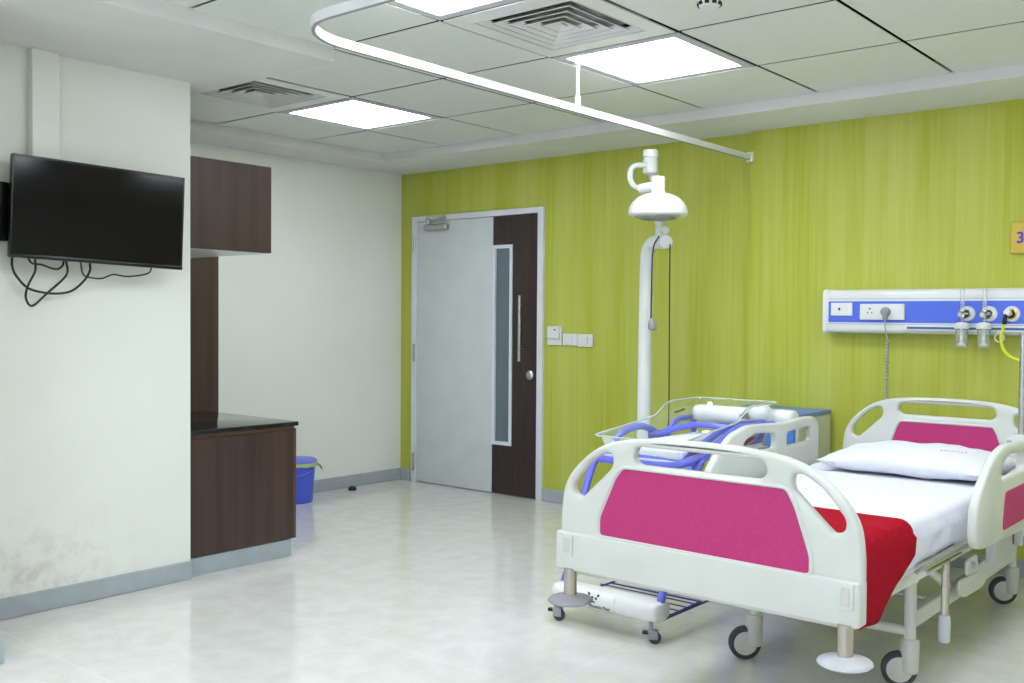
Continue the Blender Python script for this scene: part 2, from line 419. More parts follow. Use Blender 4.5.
def vent(i, j, lab):
    cx, cy = xl[i] + .35, yl[j] - .35
    t = thing('air_vent', lab, 'air vent', (cx, cy, HC), 'louvred air vents in the ceiling grid')
    f = MB(); h = .340; k = .255
    for (xa, xb, ya, yb) in ((-h, h, k, h), (-h, h, -h, -k), (-h, -k, -k, k), (k, h, -k, k)):
        f.box(cx + xa, cx + xb, cy + ya, cy + yb, HC - .004, HC + .002)
    obj('vent_frame', f, 'plastic', t)
    d = MB().box(cx - .27, cx + .27, cy - .27, cy + .27, HC + .05, HC + .06)
    obj('duct_shade', d, 'black', t)  # black sheet stands in for the shade inside the duct
    lv = MB()
    for q in range(5):
        ro = .252 - q * .048; ri = ro - .030
        z0, z1 = HC - .003, HC + .017
        O = [(-ro, -ro), (ro, -ro), (ro, ro), (-ro, ro)]; I = [(-ri, -ri), (ri, -ri), (ri, ri), (-ri, ri)]
        for a in range(4):
            b2 = (a + 1) % 4
            for dz in (0, .002):
                pts = [(cx + O[a][0], cy + O[a][1], z0 + dz), (cx + O[b2][0], cy + O[b2][1], z0 + dz),
                       (cx + I[b2][0], cy + I[b2][1], z1 + dz), (cx + I[a][0], cy + I[a][1], z1 + dz)]
                lv.quad(pts)
    for q in range(5):
        ro = .252 - q * .048; w2 = .004
        for (xa, xb, ya, yb) in ((-ro, ro, ro - w2, ro), (-ro, ro, -ro, -ro + w2), (-ro, -ro + w2, -ro + w2, ro - w2), (ro - w2, ro, -ro + w2, ro - w2)):
            lv.box(cx + xa, cx + xb, cy + ya, cy + yb, HC - .005, HC - .002)
    lv.box(cx - .02, cx + .02, cy - .02, cy + .02, HC + .0, HC + .01)
    obj('louvres', lv, 'plastic', t, smooth=False)
for c in cellV[:2]: vent(*c, lab_v[c])

t = thing('smoke_detector', 'round white smoke detector on the ceiling at the top edge of the photo', 'smoke detector', (4.16, -2.24, HC))
obj('base', MB().lathe((4.16, -2.24, HC), [(.055, 0), (.055, -.012), (.05, -.016)]), 'plastic', t)
obj('sensor_head', MB().lathe((4.16, -2.24, HC), [(.046, -.016), (.044, -.03), (.036, -.042), (.012, -.046)]), 'plastic', t)
sl = MB()
for k in range(10):
    a = k * math.pi / 5
    sl.box(-.003, .003, -.008, .008, -.006, .006, mtx=Matrix.Translation((4.16, -2.24, HC - .031)) @ Matrix.Rotation(a, 4, 'Z') @ Matrix.Translation((.043, 0, 0)))
obj('slots', sl, 'ink', t, label='dark slots round the detector head')

# ------------------------------------------------------------------ curtain track
t = thing('curtain_track', 'white curved curtain track hung from the ceiling around the bed', 'curtain track', (3.17, -.045, 2.3))
R0 = .26; path = [(3.165, -.06, 2.3)]
yend = -3.41
for k in range(1, 14): path.append((3.165, -.06 + (yend + R0 + .06) * k / 13, 2.3))
for k in range(1, 13):
    a = math.pi * k / 24
    path.append((3.165 + R0 * (1 - math.cos(a)), yend + R0 - R0 * math.sin(a), 2.3))
for k in range(1, 12): path.append((3.165 + R0 + k * .25, yend, 2.3))
prof = [(-.010, -.018), (.010, -.018), (.010, .014), (-.010, .014)]
rr = []
for i, p in enumerate(path):
    a = V(path[min(i + 1, len(path) - 1)]) - V(path[max(i - 1, 0)]); a.z = 0; a.normalize(); nrm = V((a.y, -a.x, 0))
    rr.append([V(p) + nrm * u + V((0, 0, w)) for u, w in prof])
obj('rail', MB().rings(rr), 'plastic', t)
r2 = [[q + V((0, 0, -.0022)) for q in [V(p_) for p_ in (r[0] * .75 + r[1] * .25, r[0] * .25 + r[1] * .75, r[0] * .25 + r[1] * .75 + V((0, 0, .002)), r[0] * .75 + r[1] * .25 + V((0, 0, .002)))]] for r in rr]
obj('runner_slot', MB().rings(r2), 'greypl', t, label='grey slot along the underside of the track')
obj('wall_bracket', MB().box(3.145, 3.185, -.062, -.002, 2.27, 2.33, .003), 'plastic', t)
obj('hanger_rod', MB().lathe((3.165, -1.76, 2.318), [(.014, 0), (.014, .04), (.008, .045), (.008, .17), (.011, .175), (.011, .185), (.028, .188), (.028, .196)], seg=16), 'plastic', t)

# ------------------------------------------------------------------ door
d = thing('door_1', 'pale grey door with dark strip and narrow glass', 'door', (.82, 0, 0)); d['kind'] = 'structure'
f = MB().box(DX0 - .002, DX0 + .05, -.022, .06, 0, DT, .003).box(DX1 - .05, DX1 + .002, -.022, .06, 0, DT, .003).box(DX0 + .05, DX1 - .05, -.022, .06, DT - .042, DT, .003)
obj('door_frame', f, 'frame', d)
LT = DT - .046
gx0, gx1, gz0, gz1 = 1.018, 1.212, .37, 1.85
obj('door_panel', MB().box(DX0 + .053, 1.015, -.012, .028, .008, LT, .001), 'doorwhite', d, label='pale grey wide door panel')
obj('veneer_strip', MB().box(1.017, gx0 + .002, -.012, .028, .008, LT).box(gx1, DX1 - .053, -.012, .028, .008, LT).box(gx0 + .001, gx1 + .001, -.012, .028, gz1, LT).box(gx0 + .001, gx1 + .001, -.012, .028, .008, gz0), 'wenge', d, smooth=False, label='dark wood veneer strip of the door')
bd = MB(); w_ = .026
bd.box(gx0, gx1, -.02, .02, gz0, gz0 + w_).box(gx0, gx1, -.02, .02, gz1 - w_, gz1).box(gx0, gx0 + w_, -.02, .02, gz0 + w_, gz1 - w_).box(gx1 - w_, gx1, -.02, .02, gz0 + w_, gz1 - w_)
wf = obj('vision_panel_frame', bd, 'frame', d, smooth=False)
obj('glass_pane', MB().box(gx0 + w_, gx1 - w_, -.004, .006, gz0 + w_, gz1 - w_), 'frost', wf)
obj('pull_handle', MB().tube([(1.335, -.075, 1.0), (1.335, -.075, 1.475)], .011, 14).tube([(1.335, -.075, 1.08), (1.335, -.012, 1.08)], .008).tube([(1.335, -.075, 1.40), (1.335, -.012, 1.40)], .008), 'steel', d)
obj('lock', MB().lathe((1.39, -.012, .9), [(.034, 0), (.034, .012), (.026, .018), (.012, .026), (.008, .026)], (0, -1, 0), 24), 'steel', d)
for z in (1.89, 1.03, .16): obj('hinge', MB().tube([(DX0 + .036, -.03, z - .07), (DX0 + .036, -.03, z + .07)], .011, 10), 'steel', d)
cl = MB().box(.31, .56, -.062, -.012, 1.99, 2.038, .02, 3)
c_ = obj('door_closer', cl, 'steel', d)
obj('closer_arm', MB().tube([(.36, -.045, 2.045), (.355, -.05, 2.085)], .016).tube([(.355, -.05, 2.08), (.42, -.12, 2.085), (.50, -.022, 2.09)], .008, 8).box(.46, .53, -.034, -.02, 2.075, 2.1, .003), 'steel', c_)

# wall switches
def switchplate(name, label, x0, x1, z0, z1, kind):
    t = thing(name, label, 'switch', ((x0 + x1) / 2, 0, z0))
    obj('plate', MB().box(x0, x1, -.018, 0, z0, z1, .005, 3), 'plastic', t)
    if kind == 'box':
        obj('cover_flap', MB().box(x0 + .006, x1 - .012, -.034, -.018, z0 + .045, z1 - .006, .012, 3), 'plastic', t)
        obj('indicator', MB().box((x0 + x1) / 2 + .01, (x0 + x1) / 2 + .025, -.037, -.034, z1 - .03, z1 - .022), 'ink', t, label='small dark indicator')
    else:
        obj('rocker', MB().box(x0 + .035, x1 - .035, -.025, -.018, z0 + .018, z1 - .014, .004, 2), 'plastic', t)
switchplate('switch_box', 'taller white switch box with a flap right beside the door frame', 1.55, 1.675, 1.122, 1.257, 'box')
switchplate('wall_switch', 'square white wall switch plate in the middle of the row of three', 1.688, 1.814, 1.124, 1.205, 'sw')
switchplate('wall_switch', 'square white wall switch plate farthest from the door', 1.822, 1.95, 1.116, 1.204, 'sw')

# ------------------------------------------------------------------ alcove joinery
CY = -2.135
t = thing('base_cabinet', 'dark walnut low cabinet with a flush front beside the bin', 'cabinet', (1.1, -2.44, 0))
obj('carcass', MB().box(.67, 1.515, YW + .003, CY - .014, .10, .700, .001, 1), 'walnut', t, smooth=False)
obj('door', MB().box(1.517, 1.54, YW + .003, CY - .030, .10, .692, .0015, 1), 'walnut', t, smooth=False)
obj('edge_strip', MB().box(1.517, 1.54, CY - .029, CY - .012, .10, .700, .001, 1).box(1.517, 1.538, YW + .003, CY - .024, .694, .712, .001, 1), 'walnut_edge', t, smooth=False, label='lighter brown edge strip')
obj('toe_kick', MB().box(.67, 1.528, YW + .003, CY - .035, 0, .094), 'skirt', t, smooth=False, label='grey tiled kick plinth')
o = obj('countertop', MB().box(.67, 1.56, YW + .003, CY - .012, .715, .738, .004, 2), 'granite', None, (1.1, -2.44, .715))
tag(o, 'polished black granite countertop on the low walnut cabinet', 'countertop')
o = obj('back_panel', MB().box(.635, .665, YW + .003, -2.066, 0, 1.70, .001, 1), 'walnut', None, (.65, -2.4, 0), smooth=False)
tag(o, 'tall dark walnut upright panel between the wall cabinet and the countertop', 'panel')
t = thing('wall_cabinet', 'dark walnut wall cabinet hung high behind the television wall', 'cabinet', (1.1, -2.54, 1.64))
obj('carcass', MB().box(.3, 1.518, YW + .003, -2.313, 1.652, 2.094, .001, 1), 'walnut', t, smooth=False)
obj('door', MB().box(1.52, 1.54, YW + .003, -2.308, 1.642, 2.096, .0015, 1), 'walnut', t, smooth=False)
obj('bottom_panel', MB().box(.3, 1.518, YW + .003, -2.313, 1.640, 1.651), 'plastic', t, smooth=False, label='white underside of the cabinet')

# bin
t = thing('waste_bin', 'blue plastic pedal-less bin with lid and green liner beside the walnut cabinet', 'bin', (.215, -1.165, 0))
c = (.215, -1.165, 0)
obj('bucket', MB().lathe(c, [(.104, 0), (.108, .005), (.126, .265), (.131, .27), (.131, .28), (.124, .281)], seg=40), 'binblue', t)
lb = MB(); r1, r2_ = [], []
for k in range(48):
    a = k * 2 * math.pi / 48
    w = .012 * noise.noise(V((math.cos(a) * 3, math.sin(a) * 3, 1)))
    r1.append(V(c) + V((math.cos(a) * .134, math.sin(a) * .134, .287)))
    r2_.append(V(c) + V((math.cos(a) * (.143 + abs(w)), math.sin(a) * (.143 + abs(w)), .258 + w)))
lb.rings([r1, r2_], cap=False); lb.quad([(.325, -1.085, .287), (.375, -1.075, .262), (.38, -1.07, .225), (.34, -1.065, .258)])
obj('liner', lb, 'bag', t, label='green bag liner folded over the rim')
obj('lid', MB().lathe(c, [(.134, .283), (.139, .287), (.137, .298), (.118, .308), (.03, .314)], seg=40), 'binlid', t, label='lighter blue lid')
hp = []
for k in range(25):
    a = math.radians(-100 + k * 200 / 24) + math.radians(-60)
    hp.append(V(c) + V((.13 * math.cos(a), .13 * math.sin(a), .255 - .06 * math.sin(math.pi * k / 24))))
obj('handle', MB().tube(hp, .0035, 6), 'binlid', t)
o = obj('door_stop', MB().lathe((.13, -.6, 0), [(.03, 0), (.032, .012), (.024, .026), (.008, .032)]), 'black', None, (.13, -.6, 0))
tag(o, 'small black door stop on the floor near the door', 'door stop')

# ------------------------------------------------------------------ television wall
o = obj('cable_duct', MB().box(XW + .001, 1.60, -3.547, -3.432, 1.75, HK - .001, .003, 1), 'wall', None, (1.57, -3.5, 1.75), smooth=False)
tag(o, 'white boxed vertical cable duct running from the ceiling down behind the television', 'cable duct')
t = thing('television', 'black flat screen television mounted slightly askew on the white wall', 'television', (1.69, -3.29, 1.75))
A, TR, SW = .094, .033, .742; SH = SW * .585
wd = V((math.sin(A), math.cos(A), 0)); nn = V((math.cos(A), -math.sin(A), 0)); up = V((0, 0, 1))
wd, up = wd * math.cos(TR) - up * math.sin(TR), up * math.cos(TR) + wd * math.sin(TR)
TM = Matrix(((wd.x, up.x, nn.x, 1.685), (wd.y, up.y, nn.y, -3.288), (wd.z, up.z, nn.z, 1.751), (0, 0, 0, 1)))
obj('casing', MB().box(-SW / 2, SW / 2, -SH / 2, SH / 2, -.03, -.002, .006, 2, TM).box(-.2, .2, -.16, .1, -.05, -.028, .01, 2, TM), 'black', t)
bz = MB(); e = .009
bz.box(-SW / 2, SW / 2, SH / 2 - e, SH / 2, -.004, .002, .001, 1, TM).box(-SW / 2, SW / 2, -SH / 2, -SH / 2 + .016, -.004, .004, .002, 2, TM)
bz.box(-SW / 2, -SW / 2 + e, -SH / 2 + .016, SH / 2 - e, -.004, .002, .001, 1, TM).box(SW / 2 - e, SW / 2, -SH / 2 + .016, SH / 2 - e, -.004, .002, .001, 1, TM)
obj('bezel', bz, 'bezel', t)
obj('screen', MB().box(-SW / 2 + e, SW / 2 - e, -SH / 2 + .016, SH / 2 - e, -.002, .0, mtx=TM), 'screen', t, smooth=False)
obj('wall_mount', MB().box(XW + .001, XW + .014, -3.40, -3.18, 1.65, 1.85, .002).box(XW + .014, 1.648, -3.33, -3.25, 1.68, 1.80, .004), 'black', t)
o = obj('set_top_box', MB().box(XW + .002, 1.60, -3.87, -3.64, 1.615, 1.862, .006), 'black', None, (1.57, -3.75, 1.62))
tag(o, 'black box on the wall at the left edge of the photo, beside the television', 'electronic box')

# camera model, used only to turn measured outline points into wall positions
F_, YAW, PIT, ROL = 998.983, -0.6638, -0.0244, 0.0089
CAM = V((6.0854, -5.4973, 1.3058)); PX, PY = 62.85, 2.23
FW = V((math.sin(YAW) * math.cos(PIT), math.cos(YAW) * math.cos(PIT), math.sin(PIT)))
R_ = V((math.cos(YAW), -math.sin(YAW), 0)); U_ = R_.cross(FW)
R2_ = R_ * math.cos(ROL) + U_ * math.sin(ROL); U2_ = -R_ * math.sin(ROL) + U_ * math.cos(ROL)

def rpx(u, v, x):
    d_ = FW + R2_ * ((u - 512 - PX) / F_) - U2_ * ((v - 341.5 - PY) / F_)
    return CAM + d_ * ((x - CAM.x) / d_.x)
cabs = [
 ('thick black cable hanging in a wide half-circle loop below the left end of the television', .0052, [(62, 100), (62, 145), (62, 180), (80, 230), (140, 295), (220, 320), (300, 325), (370, 310), (430, 260), (460, 210), (460, 172), (455, 120)]),
 ('black cable hanging in the longest narrow loop below the television', .005, [(178, 110), (180, 160), (180, 210), (150, 270), (135, 310), (133, 350), (152, 385), (180, 380), (240, 325), (320, 255), (345, 215), (340, 168), (325, 120)]),
 ('black cable sagging in a short shallow loop under the television, left of centre', .0045, [(140, 120), (150, 155), (170, 172), (215, 178), (260, 195), (295, 200), (318, 185), (325, 165), (328, 120)]),
 ('thin black cable running wavy to the right under the television', .0036, [(405, 120), (413, 170), (425, 225), (455, 242), (520, 248), (580, 228), (650, 238), (750, 225), (775, 195), (775, 140)]),
]
for ci, (lab, r, pts) in enumerate(cabs):
    p3 = smooth_path([rpx(u / 5.12, 230 + v / 5.12, 1.572 + .018 * ci + (.014 if 0 < i < len(pts) - 1 else 0)) for i, (u, v) in enumerate(pts)], 6)
    o = obj('television_cable', MB().tube(p3, r, 8), 'cable', None, tuple(p3[0])); tag(o, lab, 'cable', 'cables under the television')

# ------------------------------------------------------------------ bed head service panel
t = thing('service_panel', 'long white bed head service panel with a blue band on the green wall', 'service panel', (4.6, YS, 1.24))
hx0, hx1, hy = 3.715, 5.7, -.15
def panel_profile(z0, z1, dep, r, n=5):
    pts = [(YS, z0)]
    for k in range(n + 1):
        a = math.pi / 2 * k / n; pts.append((dep + r - r * math.sin(a) , z0 + r - r * math.cos(a)))
    for k in range(n + 1):
        a = math.pi / 2 * k / n; pts.append((dep + r - r * math.cos(a), z1 - r + r * math.sin(a)))
    pts.append((YS, z1)); return pts
P = panel_profile(1.243, 1.486, hy, .03)
obj('casing', MB().rings([[(x, y, z) for y, z in P] for x in (hx0, hx1)]), 'plastic', t)
P2 = panel_profile(1.239, 1.490, hy - .004, .032)
obj('end_cap', MB().rings([[(x, y, z) for y, z in P2] for x in (3.693, 3.722)]), 'plastic', t)
obj('fascia_band', MB().box(3.728, hx1, hy - .004, hy + .004, 1.303, 1.42, .001, 1), 'fascia', t, smooth=False, label='blue band along the panel')
obj('trim_line', MB().box(3.73, hx1, hy - .002, hy + .003, 1.432, 1.436).box(3.73, hx1, hy - .002, hy + .003, 1.292, 1.297), 'lightgrey', t, smooth=False)
sp = obj('rail_track', MB().box(4.165, hx1, hy - .012, hy + .004, 1.262, 1.29, .002, 1), 'plastic', t, smooth=False)
obj('slot', MB().box(4.18, hx1, hy - .0135, hy, 1.27, 1.282), 'slotblue', sp, smooth=False)
pl = obj('socket_plate', MB().box(3.745, 3.87, hy - .013, hy + .002, 1.34, 1.412, .003, 2), 'plastic', t)
obj('indicator', MB().lathe((3.795, hy - .013, 1.377), [(.007, 0), (.006, .003)], (0, -1, 0), 12), 'ink', pl)
pl = obj('socket_plate', MB().box(3.915, 4.165, hy - .016, hy + .002, 1.318, 1.406, .006, 2), 'plastic', t)
hs = MB()
for dx, dz, r in ((0, .014, .005), (-.012, -.008, .004), (.012, -.008, .004)): hs.lathe((3.973 + dx, hy - .016, 1.365 + dz), [(r, 0), (r * .9, .0012)], (0, -1, 0), 10)
obj('socket_holes', hs, 'ink', pl)
for gx, mt in ((4.492, 'steel'), (4.602, 'steel'), (4.712, 'brass'), (4.83, 'steel')):
    g0 = obj('gas_outlet', MB().lathe((gx, hy - .003, 1.353), [(.04, 0), (.04, .008), (.034, .014), (.028, .014)], (0, -1, 0), 32), 'plastic', t)
    obj('valve', MB().lathe((gx, hy - .003, 1.353), [(.026, .012), (.026, .018), (.019, .02), (.018, .014), (.01, .014), (.009, .026), (.002, .026)], (0, -1, 0), 28), mt, g0, label='metal valve ring in the outlet')
obj('cord_hook', MB().tube([(4.655 + .022 * math.cos(a), hy - .016, 1.232 + .022 * math.sin(a)) for a in [k * 2 * math.pi / 20 for k in range(21)]], .004, 8, False).box(4.648, 4.662, hy - .02, hy + .01, 1.25, 1.268, .002), 'plastic', t)
# plug and coiled cord
t = thing('power_plug', 'grey power plug in the socket with its coiled cord hanging down the wall', 'plug', (4.066, -.17, 1.36))
obj('plug_body', MB().lathe((4.066, hy - .016, 1.362), [(.024, 0), (.026, .012), (.022, .03), (.012, .036)], (0, -1, 0), 20).box(4.054, 4.078, hy - .045, hy - .018, 1.32, 1.35, .005), 'greypl', t)
cd = [(4.066, hy - .035, 1.325), (4.068, hy - .03, 1.27), (4.073, -.165, 1.21)]
obj('lead', MB().tube(smooth_path(cd, 6), .004, 8), 'coil', t)
cc = [(4.074 + .008 * math.cos(k * .7), -.165 + .008 * math.sin(k * .7), 1.205 - k * .0021) for k in range(260)]
obj('coiled_cord', MB().tube(cc, .0042, 6), 'coil', t)
# flow meters
def flow(x, lab):
    t = thing('flow_meter', lab, 'flow meter', (x, -.19, 1.19), 'clear flow meters plugged into the service panel')
    y = -.2
    obj('knob', MB().lathe((x - .022, y + .015, 1.35), [(.013, 0), (.016, .006), (.016, .02), (.01, .025)], (0, -1, 0), 18), 'chrome', t)
    obj('valve_stem', MB().tube([(x + .01, hy - .025, 1.353), (x - .01, y + .01, 1.35), (x - .012, y, 1.33), (x - .012, y, 1.305)], .007, 10), 'chrome', t)
    obj('flow_tube', MB().lathe((x - .012, y, 1.36), [(.009, 0), (.011, .005), (.011, .115), (.007, .12)], seg=18), 'glass', t)
    obj('cap', MB().lathe((x - .014, y, 1.275), [(.036, 0), (.038, .006), (.038, .022), (.03, .03), (.012, .034)], seg=28), 'plastic', t)
    obj('bottle', MB().lathe((x - .014, y, 1.18), [(.008, -.004), (.026, 0), (.031, .012), (.031, .03), (.028, .034), (.031, .038), (.031, .06), (.028, .064), (.031, .07), (.031, .095)], seg=28), 'glass', t)
    obj('dip_tube', MB().tube([(x - .014, y, 1.275), (x - .014, y, 1.20)], .007, 10).lathe((x - .014, y, 1.188), [(.016, 0), (.018, .006), (.008, .016)], seg=16), 'plastic', t)
flow(4.492, 'clear flow meter bottle on the service panel, the one nearer the power socket')
flow(4.602, 'clear flow meter bottle on the service panel, next to the yellow hose')
t = thing('oxygen_hose', 'bright yellow hose with a black connector curving down from the brass outlet', 'hose', (4.70, -.19, 1.32))
obj('connector', MB().lathe((4.705, hy - .02, 1.355), [(.014, 0), (.017, .01), (.017, .034), (.01, .04)], (-.25, -1, .1), 18), 'plastic', t)
obj('elbow', MB().tube([(4.695, -.20, 1.35), (4.69, -.203, 1.325), (4.688, -.203, 1.30)], .011, 12), 'black', t)
obj('hose', MB().tube(smooth_path([(4.688, -.203, 1.315), (4.68, -.2, 1.27), (4.672, -.2, 1.22), (4.69, -.2, 1.165), (4.73, -.19, 1.13), (4.80, -.18, 1.115), (4.90, -.17, 1.13), (5.05, -.16, 1.2), (5.12, -.16, 1.26)], 8), .0075, 10), 'yellow', t)
# bed number sign
t = thing('bed_number_sign', 'ochre wall plate with violet numeral at the right edge of the photo', 'sign', (4.76, YS, 1.66))
obj('plate', MB().box(4.675, 4.87, YS - .022, YS - .001, 1.664, 1.822, .002, 1), 'gold', t, smooth=False)
obj('numeral', MB().mesh(text_mesh('3', .08, Matrix.Translation((4.722, YS - .0225, 1.7415)) @ XZ, .0008, .0018)), 'violet', t, label='violet number 3')

# ------------------------------------------------------------------ bedside cabinet
t = thing('bedside_cabinet', 'beige bedside cabinet with a blue top standing against the green wall', 'cabinet', (3.45, -.28, 0))
x0, x1, y0, y1 = 3.19, 3.715, -.50, -.065
obj('carcass', MB().box(x0 + .006, x1 - .004, y0 + .012, y1, .06, .775, .003, 1), 'beige', t, smooth=False)
obj('top', MB().box(x0, x1, y0, y1, .776, .80, .004, 2), 'bluetop', t, label='blue laminate top')
dr = obj('drawer', MB().box(x0 + .02, x1 - .02, y0 - .006, y0 + .011, .60, .762, .003, 1), 'drawer', t, smooth=False, label='blue drawer front')
obj('handle', MB().tube([(3.4, y0 - .006, .69), (3.4, y0 - .03, .69), (3.5, y0 - .03, .69), (3.5, y0 - .006, .69)], .005, 8), 'steel', dr)
obj('shelf_recess', MB().box(x0 + .02, x1 - .02, y0 + .004, y0 + .0115, .45, .592), 'darkgap', t, smooth=False, label='dark grey open shelf recess')
dd = obj('door', MB().box(x0 + .02, x1 - .02, y0 - .006, y0 + .011, .08, .44, .003, 1), 'drawer', t, smooth=False, label='blue cabinet door')
obj('handle', MB().tube([(3.25, y0 - .006, .33), (3.25, y0 - .03, .33), (3.25, y0 - .03, .22), (3.25, y0 - .006, .22)], .005, 8), 'steel', dd)
for fx in (x0 + .05, x1 - .05):
    for fy in (y0 + .06, y1 - .04): obj('leg', MB().lathe((fx, fy, 0), [(.018, 0), (.022, .006), (.022, .06)], seg=14), 'rubber', t)

# ------------------------------------------------------------------ examination lamp
def rp(u, v, y):
    d_ = FW + R2_ * ((u - 512 - PX) / F_) - U2_ * ((v - 341.5 - PY) / F_)
    return CAM + d_ * ((y - CAM.y) / d_.y)
t = thing('examination_lamp', 'white floor standing examination lamp with a dome head on a thick pole', 'lamp', (2.84, -.72, 0))
px_, py_ = 2.862, -.72
tocam = (V((CAM.x, CAM.y, 0)) - V((px_, py_, 0))).normalized(); side = V((tocam.y, -tocam.x, 0)) * -1
obj('base', MB().lathe((px_, py_, 0), [(.2, .045), (.22, .05), (.22, .075), (.19, .1), (.06, .115)], seg=40), 'plastic', t)
for k in range(5):
    a = k * 2 * math.pi / 5
    obj('castor', MB().lathe((px_ + .18 * math.cos(a), py_ + .18 * math.sin(a) - .01, .024), [(.02, 0), (.024, .003), (.024, .02), (.02, .023)], (0, 1, 0), 18).box(px_ + .18 * math.cos(a) - .008, px_ + .18 * math.cos(a) + .008, py_ + .18 * math.sin(a) - .008, py_ + .18 * math.sin(a) + .008, .03, .06), 'rubber', t)
P0 = V((px_, py_, 1.60)); sd = (rp(666, 242, py_ - .02) - rp(646, 242, py_ - .02)).normalized()
end = rp(664, 242, py_ - .07)
path = [(px_ - .008, py_, .1), (px_ - .002, py_, 1.0), (px_ + .004, py_, 1.55), (px_ + .008, py_, 1.62), (px_ + .018, py_ - .01, 1.69), (px_ + .048, py_ - .02, 1.735), tuple(end * .5 + V((px_ + .05, py_ - .03, 1.75)) * .5), tuple(end)]
obj('pole', MB().tube(smooth_path(path, 5), .039, 24), 'plastic', t)
cax = (tocam + sd * .35).normalized()
obj('pivot_knob', MB().lathe(end - cax * .06, [(.032, 0), (.040, .008), (.040, .10), (.034, .108), (.01, .11)], cax, 28), 'plastic', t)
J = rp(660, 232, py_ - .06)
obj('lower_joint', MB().lathe(J - V((0, 0, .06)), [(.026, 0), (.026, .1), (.03, .105), (.03, .14), (.024, .145), (.024, .2)], seg=24).lathe(rp(664, 231, py_ - .06), [(.02, 0), (.024, .005), (.024, .03), (.018, .035)], cax, 20), 'plastic', t)
T0 = rp(659, 190, py_ - .02); T1 = rp(650, 166, py_ - .02)
obj('arm', MB().tube([J + V((0, 0, .05)), T0 + (T0 - T1) * .6, T1], [.024, .034, .028], 20), 'plastic', t)
HC1 = rp(650.5, 164, py_ - .06)
obj('head_joint', MB().lathe(HC1 - V((0, 0, .055)), [(.039, 0), (.043, .005), (.043, .078), (.038, .082), (.038, .09), (.044, .094), (.044, .126), (.038, .133), (.01, .135)], seg=32), 'plastic', t)
DC = rp(658, 211.5, py_ - .23)             # dome rim centre, in front of the arm
tilt = (V((0, 0, 1)) + tocam * .02 ).normalized()
dm = [(.152, -.026), (.161, -.016), (.162, -.002), (.156, .022), (.138, .052), (.11, .076), (.075, .092), (.039, .10), (.037, .102), (.037, .182), (.033, .188), (.005, .189)]
obj('dome', MB().lathe(DC, dm, tilt, 56), 'plastic', t)
ln = MB().lathe(DC, [(.13, -.0265), (.126, -.031), (.09, -.037), (.045, -.040), (.005, -.041)], tilt, 48)
le = obj('lens', ln, 'lens', t, label='reflective lens under the dome')
rg = MB()
for r in (.04, .07, .1): rg.tube([DC + V((r * math.cos(a), r * math.sin(a), -.043 + .05 * r)) for a in [k * 2 * math.pi / 32 for k in range(33)]], .003, 6, False)
obj('lens_rings', rg, 'greypl', le)
NK = DC + tilt * .142
L1 = rp(645, 165, py_ - .10); L2 = rp(633, 167, py_ - .14); L3 = rp(630, 177, py_ - .16); L4 = rp(634, 186, py_ - .18); L5 = rp(643, 188.5, py_ - .22)
obj('yoke', MB().tube(smooth_path([HC1 + V((0, 0, -.02)), L1, L2, L3, L4, L5, L5 * .5 + NK * .5], 6), .0155, 16), 'plastic', t)
obj('yoke_collar', MB().tube([L5 - (NK - L5) * .15, L5 + (NK - L5) * .8], .027, 22), 'plastic', t)
# cords of the lamp
a0 = rp(659, 236, py_ - .12)
o = obj('lamp_cord', MB().tube(smooth_path([a0, rp(653, 250, py_ - .13), rp(651.5, 290, py_ - .1), rp(651, 318, py_ - .1)], 8), .0042, 8), 'cable', None, tuple(a0))
tag(o, 'dark cord hanging from the lamp pivot down to a grey plug', 'cord')
o = obj('loose_plug', MB().lathe(rp(651.5, 318, py_ - .1), [(.008, 0), (.02, .02), (.026, .045), (.022, .065), (.01, .07)], (.15, 0, -1), 20), 'greypl', None, tuple(rp(651.5, 318, py_ - .1)))
tag(o, 'small grey plug dangling in front of the lamp pole', 'plug')
a1 = rp(670, 244, py_ - .1)
o = obj('lamp_cord', MB().tube(smooth_path([a1, rp(669.5, 300, py_ - .08), rp(669, 400, py_ - .08), rp(668, 430, py_ - .06), rp(664, 480, py_ - .1)], 8), .0036, 8), 'cable', None, tuple(a1))
tag(o, 'long dark cord hanging straight down behind the baby cot', 'cord')

# ------------------------------------------------------------------ baby cot trolley
t = thing('cot_trolley', 'blue tubular baby cot trolley with white cross beams on small castors', 'trolley', (3.65, -1.6, 0))
bx0, bx1 = 3.355, 3.915
def beam(yc, zc, dy, dz, name, lab=None, bx0=3.355, bx1=3.905):
    pf = []
    for k in range(20):
        a = k * 2 * math.pi / 20; ca, sa = math.cos(a), math.sin(a)
        pf.append((yc + dy * (abs(ca) ** .7) * (1 if ca > 0 else -1), zc + dz * (abs(sa) ** .7) * (1 if sa > 0 else -1)))
    xs = [(bx0, .72), (bx0 + .012, .95), (bx0 + .04, 1), (bx1 - .04, 1), (bx1 - .012, .95), (bx1, .72)]
    return obj(name, MB().rings([[(x, yc + (y - yc) * s_, zc + (z - zc) * s_) for y, z in pf] for x, s_ in xs]), 'plastic', t, label=lab, ang=50)
fb = beam(-2.11, .125, .062, .043, 'front_beam')
fr = V((0, -.35, .12))
tm = Matrix.Translation((3.60, -2.1715, .132)) @ XZ
pf = MB()
